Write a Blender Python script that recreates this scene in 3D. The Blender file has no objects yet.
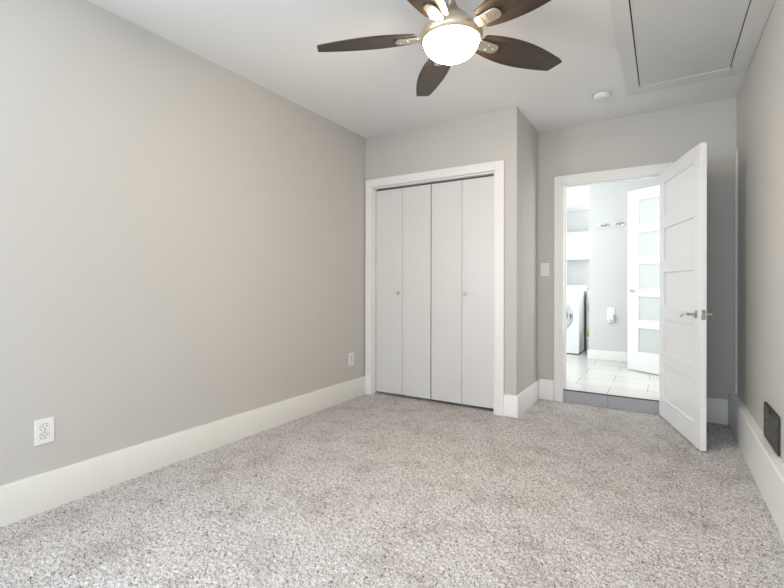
import bpy, bmesh, math, random
import numpy as np
from mathutils import Vector, Matrix
random.seed(7)
rng = np.random.default_rng(7)
S = bpy.context.scene
COL = S.collection
PI = math.pi

# ------------------------------------------------------------------ camera
cam_d = bpy.data.cameras.new('camera')
cam = bpy.data.objects.new('camera', cam_d); COL.objects.link(cam)
YAW, ROLL = math.radians(32.0), math.radians(0.10)
fw = Vector((-math.sin(YAW), math.cos(YAW), 0)); rt = Vector((math.cos(YAW), math.sin(YAW), 0)); up = Vector((0, 0, 1))
r2 = rt*math.cos(ROLL) + up*math.sin(ROLL); u2 = up*math.cos(ROLL) - rt*math.sin(ROLL)
M = Matrix((r2, u2, -fw)).transposed().to_4x4(); M.translation = (2.4154, 0, 1.0347)
cam.matrix_world = M
cam_d.sensor_fit = 'HORIZONTAL'; cam_d.sensor_width = 36; cam_d.lens = 36*434.08/784
cam_d.shift_y = -8.8/784; cam_d.clip_start = 0.02
S.camera = cam

# ------------------------------------------------------------------ world, lights, exposure
w = bpy.data.worlds.new('sky'); S.world = w; w.use_nodes = True
w.node_tree.nodes['Background'].inputs[0].default_value = (0.80, 0.90, 1.0, 1)
w.node_tree.nodes['Background'].inputs[1].default_value = 1.5
vs = S.view_settings
vs.view_transform = 'Standard'; vs.look = 'None'; vs.gamma = 1; vs.use_curve_mapping = False; vs.exposure = 0.43

def area(name, loc, rot, sx, sy, power, color):
    d = bpy.data.lights.new(name, 'AREA'); d.shape = 'RECTANGLE'; d.size = sx; d.size_y = sy
    d.energy = power; d.color = color
    o = bpy.data.objects.new(name, d); COL.objects.link(o); o.location = loc; o.rotation_euler = rot
    return o
# daylight through the window behind the camera; side window and hall areas are added fill
area('window_daylight', (2.00, -1.72, 1.45), (math.radians(100), 0, 0), 1.50, 1.40, 36, (0.80, 0.895, 1.0))
area('side_window_fill', (-0.17, -0.75, 1.40), (math.radians(104), 0, math.radians(-90)), 1.20, 1.30, 80, (0.80, 0.895, 1.0))  # added fill outside the made-up left window, brightens the right wall
area('hall_ceiling_fill', (2.05, 4.85, 2.54), (0, 0, 0), 1.3, 0.9, 4, (0.95, 0.985, 1.0))  # unseen overhead fill added to brighten the hall
area('hall_side_fill', (0.33, 5.55, 1.45), (math.radians(90), 0, math.radians(-90)), 2.4, 1.8, 6, (0.97, 0.99, 1.0))  # added fill from the hall's left, no window built there
area('hall_front_fill', (0.80, 4.24, 1.35), (math.radians(90), 0, 0), 0.9, 2.0, 16, (0.97, 0.99, 1.0))  # added frontal fill for washer, cabinets and hall wall
area('hall_right_fill', (2.78, 4.56, 1.40), (math.radians(90), 0, math.radians(90)), 0.6, 1.4, 10, (0.97, 1.0, 0.99))  # added fill reaching the closet side wall and door jamb
area('laundry_fill', (2.76, 6.65, 1.55), (math.radians(90), 0, math.radians(90)), 0.9, 1.2, 18, (0.97, 0.99, 1.0))  # fill hidden behind the hall wall, added for alcove and washer side
GLOBE = 66.0

# ------------------------------------------------------------------ materials
def mat(name, col, rough=0.6, metal=0.0, var=0.03, scale=8.0, bump=0.0, bscale=200.0, emit=None, spec=0.5):
    m = bpy.data.materials.new(name); m.use_nodes = True
    nt = m.node_tree; N = nt.nodes; L = nt.links
    b = N['Principled BSDF']
    tc = N.new('ShaderNodeTexCoord')
    nz = N.new('ShaderNodeTexNoise'); nz.inputs['Scale'].default_value = scale; nz.inputs['Detail'].default_value = 3
    L.new(tc.outputs['Object'], nz.inputs['Vector'])
    mx = N.new('ShaderNodeMix'); mx.data_type = 'RGBA'
    mx.inputs[6].default_value = tuple(max(0, c*(1-var)) for c in col) + (1,)
    mx.inputs[7].default_value = tuple(min(1, c*(1+var)) for c in col) + (1,)
    L.new(nz.outputs['Fac'], mx.inputs[0]); L.new(mx.outputs[2], b.inputs['Base Color'])
    b.inputs['Roughness'].default_value = rough; b.inputs['Metallic'].default_value = metal
    b.inputs['Specular IOR Level'].default_value = spec
    if bump:
        n2 = N.new('ShaderNodeTexNoise'); n2.inputs['Scale'].default_value = bscale; n2.inputs['Detail'].default_value = 2
        L.new(tc.outputs['Object'], n2.inputs['Vector'])
        bp = N.new('ShaderNodeBump'); bp.inputs['Strength'].default_value = bump; bp.inputs['Distance'].default_value = 0.002
        L.new(n2.outputs['Fac'], bp.inputs['Height']); L.new(bp.outputs['Normal'], b.inputs['Normal'])
    if emit:
        b.inputs['Emission Color'].default_value = emit[0] + (1,); b.inputs['Emission Strength'].default_value = emit[1]
    return m

WALL = mat('greige_wall_paint', (0.570, 0.555, 0.525), 0.55, var=0.012, scale=1.5, bump=0.06, bscale=140)
CEIL = mat('ceiling_paint', (0.86, 0.86, 0.855), 0.85, var=0.012, scale=1.2, bump=0.1, bscale=90)
TRIM = mat('trim_paint', (0.85, 0.85, 0.84), 0.38, var=0.01, scale=3, bump=0.02, bscale=60)
LTRIM = mat('cream_trim_paint', (0.78, 0.77, 0.73), 0.4, var=0.02, scale=5, bump=0.03, bscale=60)
DOORP = mat('door_paint', (0.87, 0.875, 0.88), 0.35, var=0.008, scale=3, bump=0.02, bscale=50)
HDOORP = mat('hall_door_paint', (0.74, 0.745, 0.75), 0.35, var=0.008, scale=3)
CLOSETP = mat('closet_door_paint', (0.72, 0.72, 0.715), 0.33, var=0.01, scale=2, bump=0.015, bscale=40)
PLASTIC = mat('white_plastic', (0.84, 0.84, 0.82), 0.3, var=0.005)
SLOT = mat('dark_slot', (0.012, 0.012, 0.012), 0.7, var=0.1)
NICKEL = mat('brushed_nickel', (0.62, 0.58, 0.52), 0.28, 1.0, var=0.05, scale=30)
CHROME = mat('chrome', (0.60, 0.60, 0.61), 0.18, 1.0, var=0.03, scale=20)
HATCH = mat('hatch_panel_paint', (0.66, 0.665, 0.655), 0.6, var=0.015, scale=2, bump=0.03, bscale=60)
HATCHF = mat('hatch_frame_paint', (0.72, 0.72, 0.70), 0.55, var=0.012, scale=3, bump=0.03, bscale=60)
VENTB = mat('black_vent_metal', (0.025, 0.024, 0.024), 0.45, 0.6, var=0.2, scale=40)
VENTF = mat('vent_frame_metal', (0.030, 0.029, 0.028), 0.5, 0.0, var=0.15, scale=40)
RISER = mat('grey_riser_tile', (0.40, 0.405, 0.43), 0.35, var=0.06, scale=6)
EDGE = mat('tile_edge_strip', (0.10, 0.10, 0.11), 0.4, 0.5, var=0.1)
HALLW = mat('hall_wall_paint', (0.67, 0.69, 0.68), 0.6, var=0.01, scale=2)
HALLC = mat('hall_ceiling_paint', (0.82, 0.82, 0.82), 0.8, var=0.01)
CAB = mat('cabinet_paint', (0.80, 0.81, 0.81), 0.35, var=0.01)
WASH = mat('washer_enamel', (0.82, 0.83, 0.84), 0.22, var=0.005)
WRING = mat('washer_door_ring', (0.56, 0.59, 0.62), 0.25, 0.2, var=0.03)
WGLASS = mat('washer_door_glass', (0.30, 0.33, 0.36), 0.12, var=0.05)
GASKET = mat('dark_gasket', (0.08, 0.085, 0.09), 0.5, var=0.1)
BASKET = mat('basket_plastic', (0.70, 0.72, 0.72), 0.4, var=0.02)
TOWEL = mat('yellow_green_cloth', (0.42, 0.43, 0.07), 0.9, var=0.25, scale=40, bump=0.6, bscale=300)
SKYGREEN = mat('outdoor_lawn', (0.2, 0.3, 0.12), 0.9, var=0.2)
GLOBEM = mat('lit_frosted_globe', (0.9, 0.88, 0.84), 0.4, var=0.0, emit=((1.0, 0.75, 0.47), GLOBE))

def frosted():
    m = mat('frosted_glass', (0.50, 0.535, 0.53), 0.35, var=0.01)
    return m
FROST = frosted()
def clear_pane():
    m = bpy.data.materials.new('window_glass'); m.use_nodes = True
    nt = m.node_tree; nt.nodes.clear(); o = nt.nodes.new('ShaderNodeOutputMaterial')
    t = nt.nodes.new('ShaderNodeBsdfTransparent'); g = nt.nodes.new('ShaderNodeBsdfGlossy'); g.inputs['Roughness'].default_value = 0.02
    mx = nt.nodes.new('ShaderNodeMixShader'); mx.inputs[0].default_value = 0.06
    nt.links.new(t.outputs[0], mx.inputs[1]); nt.links.new(g.outputs[0], mx.inputs[2]); nt.links.new(mx.outputs[0], o.inputs[0])
    return m
PANE = clear_pane()
def wood():
    m = mat('dark_walnut_blade', (0.03, 0.02, 0.014), 0.38)
    nt = m.node_tree; N = nt.nodes; L = nt.links; b = N['Principled BSDF']
    tc = N.new('ShaderNodeTexCoord'); mp = N.new('ShaderNodeMapping'); mp.inputs['Scale'].default_value = (3, 60, 10)
    nz = N.new('ShaderNodeTexNoise'); nz.inputs['Scale'].default_value = 1.5; nz.inputs['Detail'].default_value = 6; nz.inputs['Distortion'].default_value = 0.6
    cr = N.new('ShaderNodeValToRGB'); cr.color_ramp.elements[0].position = 0.3; cr.color_ramp.elements[1].position = 0.75
    cr.color_ramp.elements[0].color = (0.016, 0.011, 0.009, 1); cr.color_ramp.elements[1].color = (0.064, 0.040, 0.026, 1)
    L.new(tc.outputs['Object'], mp.inputs[0]); L.new(mp.outputs[0], nz.inputs['Vector']); L.new(nz.outputs['Fac'], cr.inputs[0])
    L.new(cr.outputs[0], b.inputs['Base Color'])
    return m
WOOD = wood()
BRASS = mat('warm_satin_nickel', (0.70, 0.59, 0.45), 0.30, 1.0, var=0.04, scale=30)
LATT = mat('vent_lattice_metal', (0.10, 0.098, 0.09), 0.4, 0.0, var=0.5, scale=60)
def tiles():
    m = mat('white_floor_tile', (0.72, 0.72, 0.70), 0.25)
    nt = m.node_tree; N = nt.nodes; L = nt.links; b = N['Principled BSDF']
    tc = N.new('ShaderNodeTexCoord'); br = N.new('ShaderNodeTexBrick')
    br.offset = 0.5; br.offset_frequency = 2; br.squash = 1
    br.inputs['Scale'].default_value = 1; br.inputs['Brick Width'].default_value = 0.58; br.inputs['Row Height'].default_value = 0.295
    br.inputs['Mortar Size'].default_value = 0.0028; br.inputs['Mortar Smooth'].default_value = 0.1
    br.inputs['Color1'].default_value = (0.66, 0.655, 0.63, 1); br.inputs['Color2'].default_value = (0.69, 0.685, 0.66, 1); br.inputs['Mortar'].default_value = (0.24, 0.24, 0.235, 1)
    L.new(tc.outputs['Object'], br.inputs['Vector']); L.new(br.outputs['Color'], b.inputs['Base Color'])
    return m
TILE = tiles()
def carpet():
    m = bpy.data.materials.new('flecked_shag_carpet'); m.use_nodes = True
    nt = m.node_tree; N = nt.nodes; L = nt.links; b = N['Principled BSDF']
    b.inputs['Roughness'].default_value = 0.95; b.inputs['Specular IOR Level'].default_value = 0.1
    tc = N.new('ShaderNodeTexCoord')
    n1 = N.new('ShaderNodeTexNoise'); n1.inputs['Scale'].default_value = 190; n1.inputs['Detail'].default_value = 4; n1.inputs['Roughness'].default_value = 0.85
    cr = N.new('ShaderNodeValToRGB'); E = cr.color_ramp.elements
    E[0].position = 0.37; E[0].color = (0.13, 0.105, 0.09, 1); E[1].position = 0.60; E[1].color = (0.74, 0.728, 0.728, 1)
    e = E.new(0.43); e.color = (0.40, 0.365, 0.34, 1); e = E.new(0.485); e.color = (0.62, 0.603, 0.595, 1)
    L.new(tc.outputs['Object'], n1.inputs['Vector']); L.new(n1.outputs['Fac'], cr.inputs[0])
    n2 = N.new('ShaderNodeTexNoise'); n2.inputs['Scale'].default_value = 4.2; n2.inputs['Detail'].default_value = 6; n2.inputs['Roughness'].default_value = 0.7
    L.new(tc.outputs['Object'], n2.inputs['Vector'])
    c2 = N.new('ShaderNodeValToRGB'); c2.color_ramp.elements[0].position = 0.36; c2.color_ramp.elements[0].color = (0.80, 0.785, 0.77, 1)
    c2.color_ramp.elements[1].position = 0.52; c2.color_ramp.elements[1].color = (1, 1, 1, 1)
    L.new(n2.outputs['Fac'], c2.inputs[0])
    mx = N.new('ShaderNodeMix'); mx.data_type = 'RGBA'; mx.blend_type = 'MULTIPLY'; mx.inputs[0].default_value = 1
    n3 = N.new('ShaderNodeTexNoise'); n3.inputs['Scale'].default_value = 98; n3.inputs['Detail'].default_value = 2; n3.inputs['Distortion'].default_value = 1.2
    L.new(tc.outputs['Object'], n3.inputs['Vector'])
    c3 = N.new('ShaderNodeValToRGB'); c3.color_ramp.elements[0].position = 0.345; c3.color_ramp.elements[0].color = (0.32, 0.285, 0.265, 1)
    c3.color_ramp.elements[1].position = 0.415; c3.color_ramp.elements[1].color = (1, 1, 1, 1)
    L.new(n3.outputs['Fac'], c3.inputs[0])
    m2 = N.new('ShaderNodeMix'); m2.data_type = 'RGBA'; m2.blend_type = 'MULTIPLY'; m2.inputs[0].default_value = 1
    L.new(cr.outputs[0], m2.inputs[6]); L.new(c3.outputs[0], m2.inputs[7])
    L.new(m2.outputs[2], mx.inputs[6]); L.new(c2.outputs[0], mx.inputs[7]); L.new(mx.outputs[2], b.inputs['Base Color'])
    return m
CARPET = carpet()

# ------------------------------------------------------------------ mesh helpers
class MB:
    def __init__(s): s.v = []; s.f = []
    def add(s, vs_, fs):
        o = len(s.v); s.v += [tuple(v) for v in vs_]; s.f += [tuple(i+o for i in f) for f in fs]; return s
    def box(s, x0, y0, z0, x1, y1, z1):
        return s.add([(x0,y0,z0),(x1,y0,z0),(x1,y1,z0),(x0,y1,z0),(x0,y0,z1),(x1,y0,z1),(x1,y1,z1),(x0,y1,z1)],
                     [(0,3,2,1),(4,5,6,7),(0,1,5,4),(1,2,6,5),(2,3,7,6),(3,0,4,7)])
    def prism(s, pts, fn, a, b):
        """pts: 2-D outline; fn(u, v, t) -> 3-D point; a, b the two t's"""
        n = len(pts)
        vv = [fn(u, v, a) for u, v in pts] + [fn(u, v, b) for u, v in pts]
        return s.add(vv, [tuple(range(n))[::-1], tuple(range(n, 2*n))] + [(i, (i+1) % n, n+(i+1) % n, n+i) for i in range(n)])
    def lathe(s, prof, seg=40, fn=None, capped=False):
        """prof: list of (radius, height)"""
        fn = fn or (lambda x, y, z: (x, y, z))
        n = len(prof); vv = []; ff = []
        for r, h in prof:
            for k in range(seg):
                t = 2*PI*k/seg; vv.append(fn(r*math.cos(t), r*math.sin(t), h))
        for i in range(n-1):
            for k in range(seg):
                k2 = (k+1) % seg
                ff.append((i*seg+k, i*seg+k2, (i+1)*seg+k2, (i+1)*seg+k))
        if capped: ff.append(tuple(range(seg))[::-1]); ff.append(tuple((n-1)*seg+k for k in range(seg)))
        return s.add(vv, ff)
    def tube(s, path, r, seg=12, flat=1.0):
        path = [Vector(p) for p in path]; n = len(path); vv = []; ff = []
        rr = r if isinstance(r, (list, tuple)) else [r]*n
        ref = None
        for i, p in enumerate(path):
            t = (path[min(i+1, n-1)] - path[max(i-1, 0)]).normalized()
            if ref is None:
                ref = Vector((0,0,1)) if abs(t.z) < 0.9 else Vector((1,0,0))
            a = t.cross(ref).normalized(); b2 = a.cross(t).normalized(); ref = b2
            for k in range(seg):
                q = 2*PI*k/seg; vv.append(p + a*math.cos(q)*rr[i] + b2*math.sin(q)*rr[i]*flat)
        for i in range(n-1):
            for k in range(seg):
                k2 = (k+1) % seg; ff.append((i*seg+k, i*seg+k2, (i+1)*seg+k2, (i+1)*seg+k))
        ff.append(tuple(range(seg))[::-1]); ff.append(tuple((n-1)*seg+k for k in range(seg)))
        return s.add(vv, ff)
    def build(s, name, m, parent=None, bevel=0.0, smooth=False, seg=2):
        me = bpy.data.meshes.new(name); me.from_pydata(s.v, [], s.f)
        bm = bmesh.new(); bm.from_mesh(me); bmesh.ops.remove_doubles(bm, verts=bm.verts, dist=1e-6)
        bmesh.ops.recalc_face_normals(bm, faces=bm.faces); bm.to_mesh(me); bm.free()
        me.materials.append(m)
        o = bpy.data.objects.new(name, me); COL.objects.link(o)
        if parent is not None: o.parent = parent
        if bevel:
            b = o.modifiers.new('bevel', 'BEVEL'); b.width = bevel; b.segments = seg; b.limit_method = 'ANGLE'; b.angle_limit = 0.6
        if smooth or bevel:
            me.polygons.foreach_set('use_smooth', [True]*len(me.polygons)); me.set_sharp_from_angle(angle=math.radians(35))
        return o
def tag(o, label, cat, group=None, kind=None):
    o['label'] = label; o['category'] = cat
    if group: o['group'] = group
    if kind: o['kind'] = kind
    return o
def thing(name, label, cat, loc=(0,0,0), rz=0, group=None, kind=None):
    o = bpy.data.objects.new(name, None); COL.objects.link(o); o.empty_display_size = 0.05
    o.location = loc; o.rotation_euler = (0, 0, rz)
    return tag(o, label, cat, group, kind)
def struct(name, mb, m, label, cat, bevel=0.0, loc=None, rz=0, smooth=False):
    o = mb.build(name, m, None, bevel, smooth)
    if loc: o.location = loc
    o.rotation_euler = (0, 0, rz)
    return tag(o, label, cat, None, 'structure')

# ------------------------------------------------------------------ dimensions (metres)
H = 2.44; XR = 2.8756; YB = 4.09; YC = 3.386; XC = 1.4388; YF = -1.55; T = 0.12
PHI = math.atan2(0.0233, XC)                 # the closet front is a touch out of square
HF = 0.112                                    # hall floor stands a step above the carpet
DX0, DX1, DZ = 1.664, 2.430, 1.93             # clear doorway

# ------------------------------------------------------------------ room shell
def carpet_mesh():
    nx, ny = 560, 1150
    xs = np.linspace(-0.01, XR+0.01, nx); ys = np.linspace(YF, YB+0.02, ny)
    X, Y = np.meshgrid(xs, ys)
    base = rng.random((ny, nx))
    sm = (base + np.roll(base,1,0) + np.roll(base,1,1) + np.roll(np.roll(base,1,0),1,1))/4
    Z = -0.008 + 0.012*(0.75*base + 0.4*(sm-0.5) + 0.2)
    # broad lie of the pile (footprints, vacuum strokes)
    for _ in range(14):
        a = rng.uniform(0, 2*PI); k = rng.uniform(4, 13); ph = rng.uniform(0, 6.28)
        Z += 0.0006*np.sin(k*(X*math.cos(a)+Y*math.sin(a))+ph)
    Xj = X + rng.uniform(-.0018, .0018, X.shape); Yj = Y + rng.uniform(-.0018, .0018, Y.shape)
    V = np.stack([Xj, Yj, Z], -1).reshape(-1, 3)
    idx = np.arange(nx*ny).reshape(ny, nx)
    F = np.stack([idx[:-1,:-1], idx[:-1,1:], idx[1:,1:], idx[1:,:-1]], -1).reshape(-1, 4)
    me = bpy.data.meshes.new('floor')
    me.vertices.add(len(V)); me.vertices.foreach_set('co', V.astype(np.float32).ravel())
    me.loops.add(F.size); me.loops.foreach_set('vertex_index', F.astype(np.int32).ravel())
    me.polygons.add(len(F)); me.polygons.foreach_set('loop_start', np.arange(0, F.size, 4, dtype=np.int32))
    me.update(calc_edges=True)
    me.materials.append(CARPET)
    return me
fl = bpy.data.objects.new('floor', carpet_mesh()); COL.objects.link(fl)
tag(fl, 'flecked grey beige shag carpet covering the bedroom floor', 'carpet', None, 'structure')

struct('ceiling', MB().box(-T, YF-T, H, XR+T, YB+T, H+0.1), CEIL, 'white painted bedroom ceiling above the fan', 'ceiling')
SY0, SY1, SZ0, SZ1 = -1.35, -0.15, 0.75, 2.05
mb = MB().box(-T, YF-T, -0.05, 0, SY0, H).box(-T, SY1, -0.05, 0, YB+T, H).box(-T, SY0, -0.05, 0, SY1, SZ0).box(-T, SY0, SZ1, 0, SY1, H)
struct('wall_left', mb, WALL, 'long greige wall on the left with two outlets', 'wall')
struct('wall_right', MB().box(XR, YF-T, -0.05, XR+T, YB+T, H), WALL, 'greige wall on the right holding the black vent', 'wall')
mb = MB()
mb.box(XC-0.1, YB, -0.05, DX0-0.02, YB+T, H); mb.box(DX1+0.02, YB, -0.05, XR, YB+T, H); mb.box(DX0-0.02, YB, DZ+0.02, DX1+0.02, YB+T, H)
struct('wall_back', mb, WALL, 'greige wall around the open doorway', 'wall')
# rear wall behind the camera, with a wide double window
WX0, WX1, WZ0, WZ1 = 1.25, 2.75, 0.75, 2.15
mb = MB()
mb.box(0, YF-T, -0.05, WX0, YF, H); mb.box(WX1, YF-T, -0.05, XR, YF, H)
mb.box(WX0, YF-T, -0.05, WX1, YF, WZ0); mb.box(WX0, YF-T, WZ1, WX1, YF, H)
struct('wall_front', mb, WALL, 'greige wall with the wide window, opposite the closet', 'wall')
mb = MB()
xm = (WX0+WX1)/2
for a, b_, c, d in [(WX0, WX0+.05, WZ0, WZ1), (WX1-.05, WX1, WZ0, WZ1), (WX0+.05, WX1-.05, WZ0, WZ0+.05), (WX0+.05, WX1-.05, WZ1-.05, WZ1), (xm-.03, xm+.03, WZ0+.05, WZ1-.05)]:
    mb.box(a, YF-0.09, c, b_, YF-0.04, d)
win = struct('window_1', mb, TRIM, 'wide white framed double window opposite the closet', 'window', 0.004)
MB().box(WX0+.05, YF-0.068, WZ0+.05, xm-.03, YF-0.064, WZ1-.05).build('pane', PANE, win)
MB().box(xm+.03, YF-0.068, WZ0+.05, WX1-.05, YF-0.064, WZ1-.05).build('pane', PANE, win)

mb = MB()
for a, b_, c, d in [(SY0, SY0+.05, SZ0, SZ1), (SY1-.05, SY1, SZ0, SZ1), (SY0+.05, SY1-.05, SZ0, SZ0+.05), (SY0+.05, SY1-.05, SZ1-.05, SZ1)]:
    mb.box(-0.09, a, c, -0.04, b_, d)
win = struct('window_added', mb, TRIM, 'made-up white framed single window in the left wall beside the viewer', 'window', 0.004)  # unseen window, put in to light the right wall
MB().box(-0.068, SY0+.05, SZ0+.05, -0.064, SY1-.05, SZ1-.05).build('pane', PANE, win)

# closet front, built square in its own frame and turned by PHI
CU0, CU1, CZ = 0.085, 1.268, 1.955            # clear opening of the closet
LC = XC/math.cos(PHI)
mb = MB()
mb.box(0, 0, -0.05, CU0, 0.1, H); mb.box(CU1, 0, -0.05, LC, 0.1, H); mb.box(CU0, 0, CZ, CU1, 0.1, H)
struct('wall_closet', mb, WALL, 'greige wall framing the white bifold closet doors', 'wall', loc=(0, YC, 0), rz=PHI)
struct('wall_closet_side', MB().box(XC-0.1, YC+0.0233+0.1, -0.05, XC, YB, H), WALL, 'narrow greige side wall of the closet beside the doorway', 'wall')

# ------------------------------------------------------------------ baseboards (bevelled top edge)
TB, ZB = 0.0165, 0.170
def base_prof(t, z, c=0.004): return [(0, -0.02), (t, -0.02), (t, z-c), (t-c*0.6, z), (0, z)]
mb = MB().prism(base_prof(TB, ZB), lambda u, v, t: (u, t, v), YF, YC-0.001)
struct('baseboard_left', mb, LTRIM, 'tall cream baseboard along the left wall', 'baseboard', 0.0015)
mb = MB().prism(base_prof(TB, ZB), lambda u, v, t: (t, -u, v), 1.343, LC+TB-0.001)
struct('baseboard_closet', mb, TRIM, 'short white baseboard piece between closet casing and corner', 'baseboard', 0.0015, loc=(0, YC, 0), rz=PHI)
mb = MB().prism(base_prof(TB, ZB), lambda u, v, t: (XC+u, t, v), YC+0.0235, YB-0.001)
struct('baseboard_closet_side', mb, TRIM, 'white baseboard along the closet side wall', 'baseboard', 0.0015)
mb = MB()
mb.prism(base_prof(TB, 0.183), lambda u, v, t: (t, YB-u, v), XC+TB+0.0005, 1.583)
struct('baseboard_back', mb, TRIM, 'short white baseboard between closet side and door casing', 'baseboard', 0.0015)
mb = MB().prism(base_prof(TB, 0.183), lambda u, v, t: (t, YB-u, v), 2.516, XR-0.048)
struct('baseboard_back_right', mb, TRIM, 'white baseboard in the shade behind the open door', 'baseboard', 0.0015)
mb = MB().prism([(0, -0.02), (0.0465, -0.02), (0.0465, 0.236), (0.041, 0.243), (0, 0.243)], lambda u, v, t: (XR-u, t, v), YF, YB-0.024)
struct('baseboard_right', mb, TRIM, 'deep white boxed baseboard ledge along the right wall', 'baseboard', 0.002)
# rounded bead added near the back corner to catch light as a bright streak
mb = MB()
prof = []
zs = [0.243, 1.6, 1.80, 1.92, 2.0, 2.07]; rs = [0.017, 0.017, 0.017, 0.017, 0.012, 0.002]
mb.tube([(XR+0.004, YB-0.045, z) for z in zs], rs, 14)
struct('trim_corner_streak', mb, TRIM, 'thin rounded white bead added as a bright streak in the corner behind the door', 'trim', smooth=True)

# ------------------------------------------------------------------ doorway frame, step
mb = MB()
mb.box(DX0-0.02, YB-0.001, -0.01, DX0, YB+T+0.001, DZ); mb.box(DX1, YB-0.001, -0.01, DX1+0.02, YB+T+0.001, DZ); mb.box(DX0-0.02, YB-0.001, DZ, DX1+0.02, YB+T+0.001, DZ+0.02)
mb.box(DX0, YB+0.045, HF, DX0+0.010, YB+0.080, DZ-0.010); mb.box(DX1-0.010, YB+0.045, HF, DX1, YB+0.080, DZ-0.010); mb.box(DX0, YB+0.045, DZ-0.010, DX1, YB+0.080, DZ)
struct('trim_door_jamb', mb, TRIM, 'white jamb lining the doorway to the laundry hall', 'trim', 0.0015)
def casing(x0, x1, z1, wd, th, y, sgn, zb=-0.01):
    mb = MB()
    mb.box(x0-wd, min(y, y+sgn*th), zb, x0, max(y, y+sgn*th), z1+wd)
    mb.box(x1, min(y, y+sgn*th), zb, x1+wd, max(y, y+sgn*th), z1+wd)
    mb.box(x0, min(y, y+sgn*th), z1, x1, max(y, y+sgn*th), z1+wd)
    return mb
struct('trim_door_casing', casing(DX0-0.004, DX1+0.006, DZ+0.002, 0.075, 0.018, YB-0.001, -1), TRIM, 'flat white casing around the open doorway', 'trim', 0.003)
struct('trim_hall_casing', casing(DX0-0.006, DX1+0.006, DZ+0.004, 0.080, 0.018, YB+T+0.001, 1, HF), TRIM, 'white casing on the hall side of the doorway', 'trim', 0.003)
st = thing('door_step', 'low grey tiled step up under the doorway', 'step', (2.019, YB, 0), kind='structure')
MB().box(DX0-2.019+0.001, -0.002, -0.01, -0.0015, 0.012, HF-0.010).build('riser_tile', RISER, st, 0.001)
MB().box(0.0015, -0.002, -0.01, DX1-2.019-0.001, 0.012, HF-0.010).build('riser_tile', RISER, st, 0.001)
MB().box(DX0-2.019+0.001, -0.0035, HF-0.0095, DX1-2.019-0.001, 0.006, HF-0.001).build('edge_strip', EDGE, st, 0.001)
MB().box(DX0-2.019+0.001, 0.0005, -0.01, DX1-2.019-0.001, 0.0125, HF-0.012).build('grout', EDGE, st)

# closet casing and jamb
mb = casing(CU0-0.003, CU1+0.003, CZ+0.003, 0.072, 0.018, -0.0005, -1)
struct('trim_closet_casing', mb, TRIM, 'flat white casing around the bifold closet doors', 'trim', 0.003, loc=(0, YC, 0), rz=PHI)
mb = MB()
mb.box(CU0, -0.004, -0.01, CU0+0.012, 0.098, CZ-0.012); mb.box(CU1-0.012, -0.004, -0.01, CU1, 0.098, CZ-0.012); mb.box(CU0, -0.004, CZ-0.012, CU1, 0.098, CZ)
struct('trim_closet_jamb', mb, TRIM, 'white jamb lining the closet opening', 'trim', 0.0015, loc=(0, YC, 0), rz=PHI)
mb = MB().box(CU0+0.013, 0.044, CZ-0.024, CU1-0.013, 0.064, CZ-0.0125)
struct('trim_closet_track', mb, EDGE, 'dark sliding track above the bifold closet doors', 'track', loc=(0, YC, 0), rz=PHI)

# bifold closet doors: two folding pairs, four flat leaves
PW = (CU1-CU0-0.024-0.010)/4
def bifold(name, u0, label, knob_u):
    t = thing(name, label, 'closet door', (u0*math.cos(PHI), YC+u0*math.sin(PHI), 0), PHI, kind='structure')
    for k in range(2):
        MB().box(k*PW+0.0012, 0.036, 0.028, (k+1)*PW-0.0012, 0.066, CZ-0.027).build('door_leaf', CLOSETP, t, 0.0025)
    kb = MB().lathe([(0.007, 0), (0.006, 0.010), (0.013, 0.016), (0.016, 0.023), (0.0125, 0.030), (0.0005, 0.032)], 24,
                    lambda x, y, z: (knob_u+x, 0.036-z, 0.965+y))
    kb.build('knob', NICKEL, t, smooth=True)
    for z in (0.3, 0.96, 1.65):
        MB().tube([(PW, 0.0685, z-.03), (PW, 0.0685, z+.03)], 0.0035, 8).build('hinge', NICKEL, t)
    return t
u0 = CU0+0.014
bifold('door_2', u0, 'left hand bifold closet door pair, next to the left wall', PW-0.035)
bifold('door_3', u0+2*PW+0.006, 'right hand bifold closet door pair, nearer the doorway', PW+0.035)

# ------------------------------------------------------------------ bedroom door (five panels, open into the room)
def panel_door(w_, th, z0, z1, stile, panels, x_sign=-1):
    """leaf from the hinge (x=0) to x = x_sign*w; y 0..th"""
    mb = MB()
    def bx(a, b, y0, y1, c, d): mb.box(min(x_sign*a, x_sign*b), y0, c, max(x_sign*a, x_sign*b), y1, d)
    bx(0, stile, 0, th, z0, z1); bx(w_-stile, w_, 0, th, z0, z1)
    zz = [z0]+[q for p_ in sorted(panels) for q in p_]+[z1]
    for i in range(0, len(zz), 2): bx(stile, w_-stile, 0, th, zz[i], zz[i+1])
    return mb, bx
PIN = (2.4225, 4.060)
LW, LT = 0.788, 0.035
DP = [(0.160, 0.430), (0.525, 0.780), (0.880, 1.135), (1.237, 1.475), (1.577, 1.825)]
mb, bx = panel_door(LW, LT, 0.012, 1.922, 0.105, DP)
for a, b_ in DP: bx(0.105, LW-0.105, 0.011, 0.024, a-0.002, b_+0.002)
d1 = struct('door_1', mb, DOORP, 'white five panel door standing open into the bedroom', 'door', 0.0022)
d1.location = (PIN[0], PIN[1], 0); d1.rotation_euler = (0, 0, math.radians(106.3))
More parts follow.
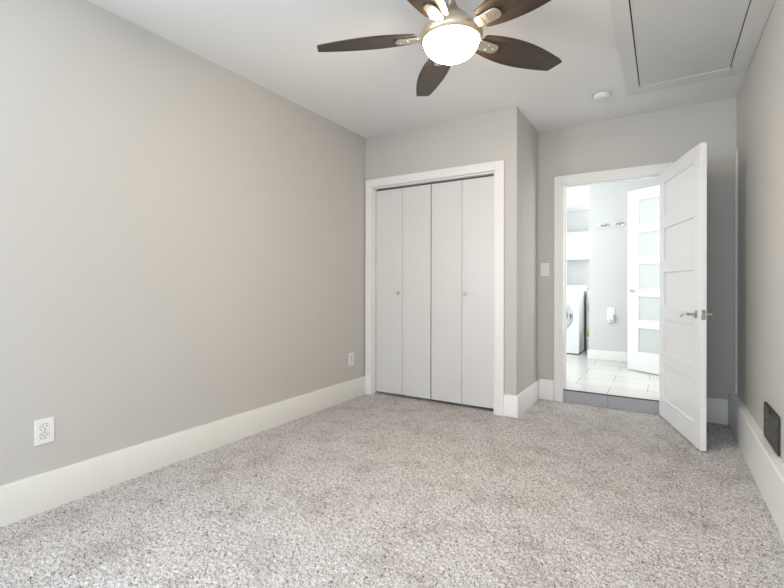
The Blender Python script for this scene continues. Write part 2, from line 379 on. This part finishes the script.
def lever(parent, x, y, z, ny, dx, m, s=1.0):
    """lever handle: round rose, neck, waved lever pointing along dx"""
    f = lambda a, b_, c: (x+a*s, y+ny*c*s, z+b_*s)
    MB().lathe([(0.0005, 0.0), (0.0265, 0.0), (0.0265, 0.006), (0.022, 0.010), (0.0105, 0.012), (0.0095, 0.045), (0.0005, 0.046)], 28, f)\
        .tube([f(0, 0, 0.044), f(dx*0.022, 0.003, 0.049), f(dx*0.050, 0.005, 0.050), f(dx*0.076, -0.002, 0.050), f(dx*0.096, -0.016, 0.050), f(dx*0.110, -0.021, 0.050), f(dx*0.120, -0.019, 0.050)],
              [0.0105*s, 0.010*s, 0.0085*s, 0.0075*s, 0.0075*s, 0.0070*s, 0.0045*s], 12).build('lever_handle', m, parent, smooth=True)
lever(d1, -(LW-0.062), LT, 0.854, 1, 1, CHROME)
lever(d1, -(LW-0.062), 0, 0.854, -1, 1, CHROME)
lp = MB().box(-LW-0.0015, 0.005, 0.822, -LW+0.0005, 0.030, 0.886).build('latch_plate', CHROME, d1, 0.0006)
MB().prism([(0, -.011), (0, .011), (-.010, .011), (-.004, -.011)], lambda u, v, t: (-LW-0.001+u, t, 0.854+v), 0.011, 0.024).build('latch_bolt', CHROME, lp)
for z in (0.25, 0.98, 1.72):
    MB().tube([(0.003, -0.006, z-.045), (0.003, -0.006, z+.045)], 0.006, 10).build('hinge', CHROME, d1)

# ------------------------------------------------------------------ laundry hall beyond the doorway
HW = 6.016; HX = 1.615; HH = 2.56; HR = 2.80
mb = MB().box(0.3-2.01, YB+0.007-3.80, -0.10, HR-2.01, 7.5-3.80, 0)
hf = struct('floor_hall', mb, TILE, 'white rectangular tile floor of the laundry hall', 'floor'); hf.location = (2.01, 3.80, HF)
struct('ceiling_hall', MB().box(0.2, YB+T, HH, HR+T, 7.6, HH+0.1), HALLC, 'white ceiling of the laundry hall', 'ceiling')
struct('wall_hall_back', MB().box(HX, HW, HF, HR, HW+T, HH), HALLW, 'pale grey hall wall with the two hooks', 'wall')
struct('wall_hall_right', MB().box(HR, YB+T, HF-.1, HR+T, 7.5, HH), HALLW, 'pale grey hall wall behind the frosted glass door', 'wall')
struct('wall_hall_left', MB().box(0.2, YB+T, HF-.1, 0.3, 7.5, HH), HALLW, 'pale hall wall past the washer', 'wall')
struct('wall_alcove', MB().box(0.3, 7.20, HF, HR, 7.32, HH), HALLW, 'pale wall behind the washer and dryer', 'wall')
struct('wall_hall_front', MB().box(0.2, YB+T-0.1, HF-.1, XC-0.1, YB+T, HH), HALLW, 'hall side wall behind the closet', 'wall')
mb = MB().prism(base_prof(0.016, 0.11), lambda u, v, t: (t, HW-u, HF+0.02+v-0.02), HX-0.016, HR-0.02)
struct('baseboard_hall', mb, TRIM, 'white baseboard along the grey hall wall', 'baseboard', 0.0015)
mb = MB().box(0.3, 6.70, 2.17, HR-0.9, 7.20, HH).box(0.3, 6.685, 2.17, HR-0.9, 6.70, 2.205)
struct('ceiling_soffit', mb, HALLC, 'white boxed soffit above the laundry cabinets', 'soffit', 0.003)

# frosted glass hall door, swung out from the right hand hall wall
ang = math.atan2(5.43-5.04, 2.078-2.690)
HLW = 0.72
d4 = None
HP = [(0.33, 0.58), (0.67, 0.92), (1.00, 1.262), (1.35, 1.60), (1.69, 1.95)]
mb, bx = panel_door(HLW, 0.035, HF+0.014, 2.06, 0.125, HP, 1)
d4 = struct('door_4', mb, HDOORP, 'white hall door with five frosted glass panes', 'door', 0.002)
d4.location = (2.710, 5.035, 0); d4.rotation_euler = (0, 0, ang)
for a, b_ in HP:
    MB().box(0.124, 0.013, a-0.001, HLW-0.124, 0.022, b_+0.001).build('frosted_pane', FROST, d4)
lever(d4, HLW-0.06, 0.035, 0.985, 1, -1, CHROME)
lever(d4, HLW-0.06, 0.0, 0.985, -1, -1, CHROME)
for z in (0.35, 1.05, 1.85):
    MB().tube([(-0.003, -0.006, z-.045), (-0.003, -0.006, z+.045)], 0.006, 10).build('hinge', CHROME, d4)

# washer
def machine(name, label, x, y, wd, dp, ht, dz, dr, cx, drum_open=False):
    t = thing(name, label, name, (x, y, HF))
    MB().box(-wd/2, 0, 0.012, wd/2, dp, ht).build('body', WASH, t, 0.012, seg=3)
    MB().box(-wd/2+0.02, 0.02, 0.0, wd/2-0.02, dp-0.02, 0.013).build('plinth', GASKET, t)
    fn = lambda a, b_, c: (cx+a, -c, dz+b_)
    rg = MB().lathe([(dr, -0.002), (dr, 0.018), (dr-0.012, 0.036), (dr-0.045, 0.042), (dr-0.062, 0.030), (dr-0.066, 0.006)], 48, fn).build('door_ring', WRING, t, smooth=True)
    MB().lathe([(dr-0.064, 0.012), (dr-0.075, 0.030), (dr-0.11, 0.045), (0.0005, 0.050)], 48, fn).build('door_glass', WGLASS, rg, smooth=True)
    MB().box(cx+dr-0.03, -0.045, dz-0.03, cx+dr-0.012, -0.015, dz+0.03).build('door_handle', GASKET, rg, 0.003)
    pn = MB().box(-wd/2+0.015, -0.008, ht-0.115, wd/2-0.015, 0.001, ht-0.012).build('control_panel', WASH, t, 0.004)
    MB().box(0.00, -0.010, ht-0.054, wd/2-0.155, -0.0079, ht-0.034).build('display', GASKET, pn, 0.001)
    MB().lathe([(0.034, 0), (0.034, 0.018), (0.028, 0.022), (0.0005, 0.022)], 28, lambda a, b_, c: (-0.06+a, -0.008-c, ht-0.063+b_)).build('dial', CHROME, pn, smooth=True)
    for k in range(3):
        MB().box(wd/2-0.075, -0.010, ht-0.05-k*0.02, wd/2-0.060, -0.0079, ht-0.042-k*0.02).build('button', WRING, pn, 0.001)
    MB().box(-wd/2+0.03, -0.010, ht-0.10, -wd/2+0.20, -0.0079, ht-0.025).build('detergent_drawer', WASH, pn, 0.003)
    return t
machine('washer', 'white front loading washer nearest the doorway casing', 1.468-0.345, 6.20, 0.69, 0.72, 0.925, 0.515, 0.215, 0.055)
machine('dryer', 'white dryer half hidden behind the grey hall wall', 1.500+0.345, 6.62, 0.69, 0.56, 0.86, 0.62, 0.215, -0.105)

# wall cabinet above the machines
t = thing('wall_cabinet', 'white wall cabinet hung above the washer', 'cabinet', (1.10, 6.82, 1.415))
MB().box(-0.70, 0, 0, 0.80, 0.375, 0.40).build('body', CAB, t, 0.002)
for k in range(4):
    x0 = -0.70+k*0.375
    dd = MB().box(x0+0.003, -0.018, 0.003, x0+0.372, -0.0005, 0.397).build('door', CAB, t, 0.002)
    mb = MB()
    for a, b_, c, d in [(.003, .058, .003, .397), (.317, .372, .003, .397), (.058, .317, .003, .058), (.058, .317, .342, .397)]:
        mb.box(x0+a, -0.024, c, x0+b_, -0.0178, d)
    mb.build('door_rail', CAB, dd, 0.001)

# laundry basket and cloth
t = thing('laundry_basket', 'white round laundry basket on the floor beside the washer', 'basket', (1.665, 6.36, HF))
pr = [(0.0005, 0.004), (0.090, 0.004), (0.098, 0.012), (0.118, 0.220)]
mb = MB().lathe(pr + [(0.112, 0.222), (0.093, 0.016), (0.0005, 0.010)], 40); mb.build('tub', BASKET, t, smooth=True)
mb = MB().lathe([(0.118, 0.216), (0.130, 0.220), (0.131, 0.234), (0.118, 0.237), (0.110, 0.230), (0.112, 0.218)], 40); mb.build('rim', PLASTIC, t, smooth=True)
def cloth():
    mb = MB(); n, m_ = 28, 14; vv = []; ff = []
    for i in range(m_):
        f_ = i/(m_-1)
        for k in range(n):
            a = 2*PI*k/n
            r = 0.118*math.sin(PI*0.5*min(1, 1.25*(1-f_)+0.05))*(1+0.16*math.sin(3*a+5*f_)+0.08*math.sin(7*a-4*f_))
            vv.append((r*math.cos(a)-0.012*f_, r*math.sin(a), 0.2385+0.170*f_+0.014*math.sin(5*a+3*f_)*min(1,3*f_)))
    for i in range(m_-1):
        for k in range(n): ff.append((i*n+k, i*n+(k+1) % n, (i+1)*n+(k+1) % n, (i+1)*n+k))
    ff.append(tuple((m_-1)*n+k for k in range(n))); ff.append(tuple(range(n))[::-1])
    return mb.add(vv, ff)
o = cloth().build('laundry_cloth', TOWEL, None, smooth=True); o.location = (1.665, 6.36, HF)
tag(o, 'yellow green cloth heaped in the white laundry basket', 'cloth')

# hooks on the hall wall
def hook(x, z, label):
    t = thing('wall_hook', label, 'hook', (x, HW, z), group='chrome hooks on the hall wall')
    fn = lambda a, b_, c: (a, -c, b_)
    MB().lathe([(0.0005, 0), (0.027, 0), (0.027, 0.007), (0.022, 0.011), (0.0005, 0.012)], 28, fn).build('back_plate', CHROME, t, smooth=True)
    MB().tube([(0, -0.008, 0), (-0.012, -0.035, 0.0), (-0.040, -0.050, 0.0), (-0.068, -0.052, 0.004)], [0.009, 0.009, 0.010, 0.011], 12).build('peg', CHROME, t, smooth=True)
    MB().lathe([(0.0005, -0.014), (0.012, -0.010), (0.0165, 0), (0.012, 0.010), (0.0005, 0.014)], 20, lambda a, b_, c: (-0.072+c, -0.052+a, 0.004+b_)).build('peg_tip', PLASTIC, t, smooth=True)
hook(1.815, 1.780, 'chrome wall hook farther from the frosted glass door')
hook(1.985, 1.790, 'chrome wall hook right next to the frosted glass door')

# ------------------------------------------------------------------ outlets, switch, plug-in
def plate_base(name, label, cat, loc, rz, group=None, wd=0.078, ht=0.117):
    """plate in the local x-z plane facing -y"""
    t = thing(name, label, cat, loc, rz, group)
    MB().box(-wd/2, -0.0065, -ht/2, wd/2, 0, ht/2).build('cover_plate', PLASTIC, t, 0.003, seg=3)
    return t
def outlet(label, loc, rz, group=None):
    t = plate_base('wall_outlet', label, 'outlet', loc, rz, group)
    for s in (-1, 1):
        pts = [(0.017*math.cos(a), s*0.0195+max(-0.0135, min(0.0135, 0.017*math.sin(a)))) for a in [2*PI*k/28 for k in range(28)]]
        r_ = MB().prism(pts, lambda u, v, q: (u, q, v), -0.0062, -0.0095).build('receptacle', PLASTIC, t)
        z = s*0.0195
        MB().box(-0.0082, -0.0100, z-0.001, -0.0057, -0.0093, z+0.0085).build('slot', SLOT, r_)
        MB().box(0.0057, -0.0100, z+0.000, 0.0082, -0.0093, z+0.0085).build('slot', SLOT, r_)
        MB().lathe([(0.0028, 0.0093), (0.0028, 0.0100), (0.0003, 0.0100)], 12, lambda a, b_, c: (a, -c, z-0.0075+b_)).build('ground_hole', SLOT, r_)
        MB().prism([(0.0185*math.cos(a), s*0.0195+max(-0.015, min(0.015, 0.0185*math.sin(a)))) for a in [2*PI*k/28 for k in range(28)]], lambda u, v, q: (u, q, v), -0.0060, -0.0067).build('receptacle_gap', EDGE, t)
    MB().lathe([(0.003, 0.006), (0.0028, 0.0078), (0.0003, 0.008)], 12, lambda a, b_, c: (a, -c, b_)).build('screw', NICKEL, t)
    return t
outlet('white duplex outlet on the left wall, the one nearest the viewer', (0, 0.846, 0.361), PI/2)
outlet('white duplex outlet on the left wall close to the closet', (0, 3.161, 0.360), PI/2)
t = plate_base('light_switch', 'white rocker light switch between closet corner and door casing', 'switch', (1.504, YB, 1.180), 0)
MB().box(-0.0175, -0.0072, -0.034, 0.0175, -0.006, 0.034).build('switch_gap', EDGE, t)
mb = MB().prism([(-0.0062, -0.0325), (-0.0085, -0.0325), (-0.0095, 0.0), (-0.0125, 0.0325), (-0.0062, 0.0325)], lambda u, v, q: (q, u, v), -0.016, 0.016)
mb.build('rocker', PLASTIC, t, 0.001)
for s in (-1, 1):
    MB().lathe([(0.003, 0.006), (0.0028, 0.0078), (0.0003, 0.008)], 12, lambda a, b_, c: (a, -c, s*0.047+b_)).build('screw', NICKEL, t)
t = plate_base('wall_outlet', 'white outlet plate on the grey hall wall under the hooks', 'outlet', (1.866, HW, 0.692), 0, wd=0.092, ht=0.150)
MB().box(-0.018, -0.0090, 0.010, 0.018, -0.0062, 0.045).build('receptacle', PLASTIC, t, 0.002)
t = thing('air_freshener', 'white plug-in unit stuck in the hall outlet plate', 'plug-in', (1.868, HW-0.0068, 0.640))
MB().box(-0.036, -0.052, -0.058, 0.036, -0.0005, 0.042).build('housing', PLASTIC, t, 0.012, seg=4)
MB().box(-0.020, -0.056, -0.044, 0.020, -0.0515, -0.026).build('scent_slot', WRING, t, 0.001)

# ------------------------------------------------------------------ black wall vent
VY0, VY1, VZ0, VZ1 = 2.645, 2.975, 0.2480, 0.426
t = thing('wall_vent', 'black metal vent grille low on the right wall', 'vent', (XR, (VY0+VY1)/2, VZ0), -PI/2)
vw, vh = VY1-VY0, VZ1-VZ0
MB().box(-vw/2+.012, -0.004, .012, vw/2-.012, -0.0005, vh-.012).build('backing', SLOT, t)
mb = MB()
for a, b_, c, d in [(-vw/2, -vw/2+.018, 0, vh), (vw/2-.018, vw/2, 0, vh), (-vw/2+.018, vw/2-.018, 0, .018), (-vw/2+.018, vw/2-.018, vh-.018, vh)]:
    mb.box(a, -0.011, c, b_, -0.0005, d)
mb.build('frame', VENTF, t, 0.002)
mb = MB()
def clipline(x0, z0, dx, dz, xa, xb, za, zb):
    t0, t1 = -9, 9
    for p_, d_, lo, hi in ((x0, dx, xa, xb), (z0, dz, za, zb)):
        a, b_ = sorted(((lo-p_)/d_, (hi-p_)/d_)); t0 = max(t0, a); t1 = min(t1, b_)
    return (t0, t1) if t1-t0 > .008 else None
for sg in (-1, 1):
    for k in range(-9, 10):
        x0 = k*0.040; r_ = clipline(x0, vh/2, 0.7071, sg*0.7071, -vw/2+.016, vw/2-.016, .016, vh-.016)
        if r_:
            p0 = (x0+.7071*r_[0], -0.007, vh/2+sg*.7071*r_[0]); p1 = (x0+.7071*r_[1], -0.007, vh/2+sg*.7071*r_[1])
            mb.tube([p0, p1], 0.0028, 6)
mb.build('lattice', LATT, t)
MB().box(-0.010, -0.018, vh-.020, 0.010, -0.010, vh-.010).build('damper_lever', VENTB, t, 0.001)

# ------------------------------------------------------------------ attic hatch, smoke detector
HX0, HX1, HY0, HY1 = 2.190, XR-0.001, 2.05, 3.610
PX0, PX1, PY0, PY1 = 2.270, 2.778, 2.14, 3.497
t = thing('attic_hatch', 'large white attic access hatch in the ceiling by the right wall', 'hatch', ((PX0+PX1)/2, (PY0+PY1)/2, H))
cx, cy = (PX0+PX1)/2, (PY0+PY1)/2
mb = MB()
for a, b_, c, d in [(HX0, PX0, HY0, HY1), (PX1, HX1, HY0, HY1), (PX0, PX1, HY0, PY0), (PX0, PX1, PY1, HY1)]:
    mb.box(a-cx, c-cy, -0.019, b_-cx, d-cy, -0.0005)
mb.build('frame', HATCHF, t, 0.0025)
MB().box(PX0+.006-cx, PY0+.004-cy, -0.014, PX1-.005-cx, PY1-.003-cy, -0.006).build('panel', HATCH, t, 0.001)
MB().box(PX0-cx, PY0-cy, -0.006, PX1-cx, PY1-cy, -0.0008).build('gap_backing', SLOT, t)
mb = MB().prism([(0, -0.019), (0.010, -0.015), (0.010, -0.019)], lambda u, v, q: (q, PY1-cy-u, v), PX0+.002-cx, PX1-.002-cx)
mb.build('stop_bead', HATCHF, t)
for x_ in (PX0+0.0, PX1-0.004):
    mb = MB().box(x_-cx-0.003, PY1-cy-0.050, -0.0225, x_-cx+0.009, PY1-cy-0.012, -0.0188)
    mb.build('catch', NICKEL, t, 0.001)

t = thing('smoke_detector', 'small round white smoke detector on the ceiling beside the hatch', 'smoke detector', (2.030, 3.515, H))
MB().lathe([(0.064, -0.0005), (0.064, -0.007), (0.060, -0.010)], 40).build('mount_ring', WRING, t, smooth=True)
MB().lathe([(0.060, -0.008), (0.058, -0.026), (0.050, -0.034), (0.030, -0.037), (0.0005, -0.0375)], 40).build('cover', PLASTIC, t, smooth=True)
MB().lathe([(0.008, -0.0365), (0.0075, -0.0395), (0.0005, -0.040)], 16, lambda x, y, z: (x+0.022, y, z)).build('test_button', WRING, t, smooth=True)

# ------------------------------------------------------------------ ceiling fan
FZ = 2.199
fan = thing('ceiling_fan', 'five blade dark wood ceiling fan with brushed nickel body and lit globe', 'ceiling fan', (1.577, 1.857, H))
z_ = lambda z: z-H
MB().lathe([(0.0005, -0.0005), (0.068, -0.0005), (0.070, -0.012), (0.062, -0.045), (0.030, -0.062), (0.016, -0.066), (0.0005, -0.066)], 40).build('canopy', NICKEL, fan, smooth=True)
MB().lathe([(0.0125, -0.060), (0.0125, z_(2.325))], 20).build('downrod', NICKEL, fan, smooth=True)
MB().lathe([(0.0005, z_(2.335)), (0.022, z_(2.345)), (0.027, z_(2.330)), (0.045, z_(2.305)), (0.078, z_(2.272)), (0.098, z_(2.240)), (0.099, z_(2.222)), (0.090, z_(2.216)), (0.0005, z_(2.215))], 48).build('motor_housing', NICKEL, fan, smooth=True)
MB().lathe([(0.0005, z_(2.214)), (0.126, z_(2.214)), (0.143, z_(2.207)), (0.146, z_(2.196)), (0.144, z_(2.180)), (0.136, z_(2.168)), (0.131, z_(2.166)), (0.128, z_(2.172)), (0.0005, z_(2.173))], 56).build('light_ring', BRASS, fan, smooth=True)
MB().lathe([(0.1265, z_(2.1685))] + [(0.1265*math.cos(a)**0.85 if a < 1.57 else 0.0005, z_(2.1675)-0.081*math.sin(a)) for a in [i*PI/2/18 for i in range(0, 18)]] + [(0.0005, z_(2.1675)-0.081)], 56).build('globe', GLOBEM, fan, smooth=True)
def blade_mesh():
    """blade along +x, thickness in z; outline bowed, cut tip"""
    x0, x1 = 0.165, 0.664
    n = 26; up_, lo = [], []
    for i in range(n+1):
        f_ = i/n; x = x0+(x1-x0)*f_
        wdt = 0.053 + 0.036*math.sin(PI*min(1, f_*1.0)**0.85) - 0.012*f_
        e = (f_-0.93)/0.07
        if e > 0: wdt *= math.sqrt(max(0.0, 1-0.32*e*e))
        up_.append((x - (0.020*max(0, e)**2 if e > 0 else 0), wdt)); lo.append((x, -wdt))
    pts = up_ + lo[::-1]
    mb = MB(); mb.prism(pts, lambda u, v, q: (u, v, q), -0.0035, 0.0035)
    return mb
def bracket_mesh():
    mb = MB()
    pts = [(0.150, 0.030)] + [(0.235+0.030*math.cos(a), 0.030*math.sin(a)) for a in [PI/2-i*PI/12 for i in range(13)]] + [(0.150, -0.030)]
    mb.prism(pts, lambda u, v, q: (u, v, q), -0.0120, -0.0036)
    mb.prism(pts, lambda u, v, q: (0.20+(u-0.20)*0.8, v*0.8, q), 0.0036, 0.010)
    return mb
def arm_mesh():
    mb = MB()
    mb.prism([(0.120, 0.019), (0.150, 0.023), (0.180, 0.030), (0.180, -0.030), (0.150, -0.023), (0.120, -0.019)], lambda u, v, q: (u, v, q), -0.014, -0.0050)
    return mb
bl0 = None
for k in range(5):
    a = math.radians(201.3-72*k)
    if bl0 is None:
        bl0 = blade_mesh().build('blade', WOOD, fan, 0.0015)
        br0 = bracket_mesh().build('blade_bracket', NICKEL, bl0, 0.002)
        ar0 = arm_mesh().build('bracket_arm', NICKEL, bl0, 0.002)
        scs = []
        for sx, sy in ((0.205, 0.014), (0.205, -0.014), (0.240, 0)):
            scs.append(MB().lathe([(0.0045, -0.0118), (0.0040, -0.0140), (0.0004, -0.0145)], 12, lambda x, y, z: (x+sx, y+sy, z)).build('screw', CHROME, bl0))
        b_ = bl0
    else:
        b_ = bl0.copy(); COL.objects.link(b_); b_.parent = fan
        for q in [br0, ar0]+scs:
            c = q.copy(); COL.objects.link(c); c.parent = b_
    b_.location = (0, 0, z_(FZ)); b_.rotation_euler = Matrix.Rotation(a, 3, 'Z').to_euler()
    b_.rotation_euler = (Matrix.Rotation(a, 3, 'Z') @ Matrix.Rotation(math.radians(-12), 3, 'X')).to_euler()
